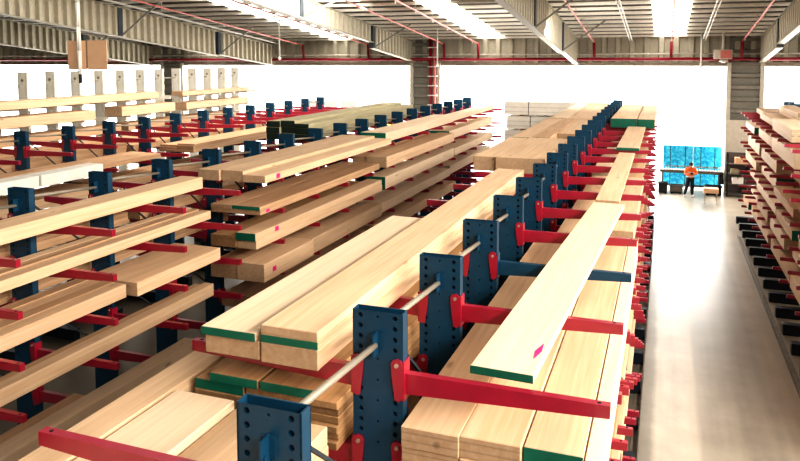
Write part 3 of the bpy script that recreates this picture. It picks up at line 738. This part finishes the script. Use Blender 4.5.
# small cream packing table
t = thing('packing_table', 'small cream packing table on the floor right of the worker', 'table', (2.12, 36.6, 0))
link('table_top', MB().box(-.33, .33, -.25, .25, .5, .72).mesh('table_top', M['card'], .01), t)
for sx in (-.26, .26): link('leg', MB().box(sx-.03, sx+.03, -.03, .03, .06, .5).mesh('leg', M['greypost']), t); link('foot', MB().box(sx-.03, sx+.03, -.22, .22, 0, .06).mesh('foot', M['greypost']), t)
# shelving in front of the concrete wall
t = thing('shelving_unit', 'open dark shelving unit standing against the cream concrete wall', 'shelf', (3.75, 38.9, 0))
for sx in (-.78, .78):
    for sy in (-.28, .28): link('upright', MB().box(sx-.03, sx+.03, sy-.03, sy+.03, 0, 2.15).mesh('upright', M['black']), t)
link('back_panel', MB().box(-.8, .8, .29, .31, .1, 2.15).mesh('back_panel', M['offdark']), t)
for z in (.12, .62, 1.12, 1.62): link('shelf', MB().box(-.8, .8, -.3, .3, z-.025, z+.025).mesh('shelf', M['offdark'], .005), t)
def carton(x, y, z, w, d, h, mat, lab):
    t = thing('carton', lab, 'box', (x, y, z), 0, 'boxes on the shelving unit')
    link('box_body', MB().box(-w/2, w/2, -d/2, d/2, 0, h).mesh('box_body', M[mat], .006), t)
    link('tape_strip', MB().box(-.025, .025, -d/2-.002, d/2+.002, h*.75, h+.002).mesh('tape_strip', M['tan']), t)
carton(3.45, 38.85, .645, .5, .4, .32, 'white', 'white box on the second shelf of the dark shelving unit')
carton(4.05, 38.85, 1.145, .42, .4, .28, 'black', 'black box on the third shelf of the dark shelving unit')
carton(3.3, 38.85, 1.145, .34, .36, .22, 'greenb', 'olive box on the third shelf of the dark shelving unit')
carton(3.9, 38.85, .145, .5, .4, .3, 'black', 'black box on the bottom shelf of the dark shelving unit')
carton(3.6, 38.85, 1.645, .6, .4, .3, 'card', 'tan box on the top shelf of the dark shelving unit')
# outside: office trailer, timber packs, yellow bin
t = thing('site_office', 'long white site office outside the left doorway', 'building', (-26.0, 60, 0))
link('office_wall', MB().box(-5.2, 5.2, -1.5, 1.5, .3, 3.6).mesh('office_wall', M['out'], .03), t)
link('office_roof', MB().box(-5.4, 5.4, -1.7, 1.7, 3.6, 3.75).mesh('office_roof', M['greypost']), t)
for x in (-4.2, -2.4, -.6): link('office_window', MB().box(x-.7, x+.7, -1.53, -1.5, 1.9, 3.0).mesh('office_window', M['offdark']), t)
link('office_door', MB().box(1.2, 2.1, -1.53, -1.5, .3, 2.6).mesh('office_door', M['greypost']), t)
link('plinth', MB().box(-5.1, 5.1, -1.4, 1.4, -.02, .3).mesh('plinth', M['greypost']), t)
pack(-17.8, -15.6, 52, 53.2, 0, .9, 'packw', 'pale timber pack on the ground outside, lower of two by the pilaster', 'packs outside by the pilaster')
pack(-17.7, -15.8, 52, 53.2, .9, 1.7, 'packw', 'pale timber pack outside, upper of two by the pilaster', 'packs outside by the pilaster')
t = thing('yellow_bin', 'yellow skip standing outside the left doorway', 'skip', (-20.6, 54, 0))
link('skip_body', MB().hexa([(-.7,-.6,.1),(.7,-.6,.1),(.7,.6,.1),(-.7,.6,.1),(-1,-.8,1.6),(1,-.8,1.6),(1,.8,1.6),(-1,.8,1.6)]).mesh('skip_body', M['yellow']), t)
link('rim', MB().box(-1.05,1.05,-.85,.85,1.6,1.68).mesh('rim', M['yellow']), t)
for sx in (-.5, .5): link('skid', MB().box(sx-.06, sx+.06, -.6, .6, -.02, .1).mesh('skid', M['black']), t)

# ------------------------------------------------------------------ the worker
def skinned(name, joints, edges, mat, parent, root, sub=2):
    names = list(joints); me = bpy.data.meshes.new(name)
    me.from_pydata([joints[n][0] for n in names], [(names.index(a), names.index(b)) for a, b in edges], [])
    o = bpy.data.objects.new(name, me); COL.objects.link(o); me.materials.append(mat)
    sk = o.modifiers.new('skin', 'SKIN'); sk.use_smooth_shade = True
    sd = o.modifiers.new('sub', 'SUBSURF'); sd.levels = sub; sd.render_levels = sub
    layer = me.skin_vertices[0] if me.skin_vertices else None
    if layer is None:
        bm = bmesh.new(); bm.from_mesh(me); bm.verts.layers.skin.verify(); bm.to_mesh(me); bm.free(); layer = me.skin_vertices[0]
    for i, n_ in enumerate(names):
        r = joints[n_][1]; layer.data[i].radius = (r, r) if not isinstance(r, tuple) else r
        layer.data[i].use_root = n_ == root
    # bake to a plain mesh
    bpy.context.view_layer.update()
    dg = bpy.context.evaluated_depsgraph_get(); ev = o.evaluated_get(dg)
    m2 = bpy.data.meshes.new_from_object(ev); bpy.data.objects.remove(o)
    m2.name = name
    for p in m2.polygons: p.use_smooth = True
    ob = link(name, m2, parent); return ob
def person():
    t = thing('person', 'person in orange hi-vis jacket and dark cap standing in the aisle, looking down', 'person', (1.25, 37.86, 0), .12)
    J = {
     'pelvis': ((0, .0, .93), (.15,.105)), 'waist': ((0,-.01,1.08),(.135,.10)), 'chest': ((0,-.02,1.28),(.165,.115)), 'neckb': ((0,-.03,1.45),(.075,.07)), 'neck': ((0,-.06,1.52),.055),
     'head': ((0,-.10,1.60),(.075,.09)), 'crown': ((0,-.115,1.67),(.07,.085)), 'chin': ((0,-.15,1.53),.042),
     'lhip': ((.09,0,.88),.095), 'lknee': ((.10,-.06,.49),.062), 'lank': ((.11,.03,.10),.042), 'ltoe': ((.12,-.12,.045),.04),
     'rhip': ((-.09,0,.88),.095), 'rknee': ((-.17,-.05,.49),.062), 'rank': ((-.25,.08,.10),.042), 'rtoe': ((-.28,-.06,.045),.04),
     'lsh': ((.19,-.02,1.41),.062), 'lel': ((.30,-.02,1.17),.045), 'lwr': ((.10,-.24,1.20),.03),
     'rsh': ((-.19,-.02,1.41),.062), 'rel': ((-.25,-.04,1.14),.045), 'rwr': ((-.05,-.25,1.16),.03),
     'lpalm': ((.05,-.27,1.22),(.032,.018)), 'rpalm': ((0,-.28,1.19),(.032,.018)),
    }
    E = [('pelvis','waist'),('waist','chest'),('chest','neckb'),('neckb','neck'),('neck','head'),('head','crown'),('head','chin'),
         ('pelvis','lhip'),('lhip','lknee'),('lknee','lank'),('lank','ltoe'),('pelvis','rhip'),('rhip','rknee'),('rknee','rank'),('rank','rtoe'),
         ('chest','lsh'),('lsh','lel'),('lel','lwr'),('lwr','lpalm'),('chest','rsh'),('rsh','rel'),('rel','rwr'),('rwr','rpalm')]
    for s, base, d in (('l', Vector((.05,-.27,1.22)), -1), ('r', Vector((0,-.28,1.19)), 1)):
        for i, (oz, ln) in enumerate(((.03,.075),(.01,.085),(-.01,.08),(-.03,.065))):
            a = base+Vector((d*.03, -.012, oz)); b = a+Vector((d*ln*.55, -.02, -.005)); c = b+Vector((d*ln*.2, .03, -.01))
            J[f'{s}f{i}a'] = (tuple(a), .0095); J[f'{s}f{i}b'] = (tuple(b), .009); J[f'{s}f{i}c'] = (tuple(c), .0075)
            E += [(s+'palm', f'{s}f{i}a'), (f'{s}f{i}a', f'{s}f{i}b'), (f'{s}f{i}b', f'{s}f{i}c')]
        a = base+Vector((-d*.005, -.03, .035)); b = a+Vector((d*.03, -.02, .03))
        J[s+'ta'] = (tuple(a), .011); J[s+'tb'] = (tuple(b), .009); E += [(s+'palm', s+'ta'), (s+'ta', s+'tb')]
    body = skinned('body', J, E, M['skin'], t, 'pelvis')
    f = MB()
    f.sphere((.032,-.198,1.60), .012); f.sphere((-.032,-.198,1.60), .012)
    link('eyes', f.mesh('eyes', M['black'], smooth=True), t)
    link('nose', MB().hexa([(-.016,-.19,1.555),(.016,-.19,1.555),(.014,-.235,1.555),(-.014,-.235,1.555),(-.008,-.185,1.61),(.008,-.185,1.61),(.007,-.2,1.61),(-.007,-.2,1.61)]).mesh('nose', M['skin'], .004, True), t)
    link('mouth', MB().box(-.025,.025,-.193,-.186,1.53,1.538).mesh('mouth', M['pinkpipe']), t)
    for s in (-1, 1): link('ear', MB().sphere((s*.088,-.10,1.59), .03, (.4,.7,1)).mesh('ear', M['skin'], smooth=True), t)
    grow = lambda k, d: (J[k][0], tuple(x+d for x in J[k][1]) if isinstance(J[k][1], tuple) else J[k][1]+d)
    jk = {k: grow(k, .028) for k in ('pelvis','waist','chest','neckb','lsh','lel','lwr','rsh','rel','rwr')}
    skinned('hi_vis_jacket', jk, [e for e in E if e[0] in jk and e[1] in jk], M['orange'], t, 'pelvis')
    tape = MB()
    for z, r in ((1.02, .19), (1.22, .205)):
        n = 20; pts = [(r*math.cos(2*PI*i/n), -.015+r*.72*math.sin(2*PI*i/n), zz_) for zz_ in (z, z+.05) for i in range(n)]
        tape.poly(pts, [(i,(i+1)%n,n+(i+1)%n,n+i) for i in range(n)])
    link('reflective_band', tape.mesh('reflective_band', M['silver']), t)
    tr = {k: grow(k, .022) for k in ('pelvis','lhip','lknee','lank','rhip','rknee','rank')}
    tr['pelvis'] = ((0,0,.9),(.16,.115))
    skinned('trousers', tr, [e for e in E if e[0] in tr and e[1] in tr], M['navy'], t, 'pelvis')
    for s in ('l', 'r'):
        a, b = Vector(J[s+'ank'][0]), Vector(J[s+'toe'][0])
        mid = (a+b)/2; link('shoe', MB().sphere((mid.x, mid.y-.02, .05), .1, (.55,1.45,.55), 12).mesh('shoe', M['boot'], smooth=True), t)
    c = MB(); c.sphere((0,-.115,1.66), .105, (.95,1.08,.85), 14)
    c.hexa([(-.075,-.2,1.635),(.075,-.2,1.635),(.06,-.29,1.60),(-.06,-.29,1.60),(-.075,-.2,1.65),(.075,-.2,1.65),(.06,-.29,1.615),(-.06,-.29,1.615)])
    link('cap', c.mesh('cap', M['navy'], smooth=True), t)
    h = MB().box(-.045,.065,-.325,-.315,1.18,1.27)
    tag(link('phone', h.mesh('phone', M['black'], .003), None, (1.25, 37.86, 0), .12), 'dark phone held in both hands by the person in orange', 'phone')
person()

# ------------------------------------------------------------------ light
w = bpy.data.worlds.new('world'); bpy.context.scene.world = w; w.use_nodes = True
nt = w.node_tree; bg = nt.nodes['Background']
bg.inputs['Color'].default_value = (1.0, .975, .93, 1); bg.inputs['Strength'].default_value = 9.0
def lamp(name, loc, to, sx, sy, power, col=(1, .95, .86)):
    l = bpy.data.lights.new(name, 'AREA'); l.shape = 'RECTANGLE'; l.size = sx; l.size_y = sy; l.energy = power; l.color = col
    o = bpy.data.objects.new(name, l); COL.objects.link(o); o.location = loc
    o.rotation_euler = (Vector(to)-Vector(loc)).to_track_quat('-Z', 'Y').to_euler()
    return o
lamp('aisle_fill_light', (8.0, 6, 10.4), (-5, 8, 3.5), 28, 1.8, 4300)  # added fill, unseen, brightens the timber faces towards the aisle
lamp('side_fill_light', (15.2, 16, 9.2), (-8, 18, 3), 44, 3, 3200)  # unseen fill from the right, added to light the aisle-facing sides
lamp('lane_end_fill', (-5.5, 28.5, 7.9), (-5, 35, 3.2), 8, 1.0, 330)  # added fill for the backlit packs at the end of the lane
lamp('grey_rack_fill', (-12.5, 22, 8.9), (-20.5, 23, 5), 12, 1.2, 900)  # fill added out of view to lift the grey rack
sc = bpy.context.scene
sc.cycles.diffuse_bounces = 2; sc.cycles.max_bounces = 6
sc.view_settings.view_transform = 'Standard'; sc.view_settings.look = 'High Contrast'
sc.view_settings.exposure = -0.2; sc.view_settings.gamma = 1.0
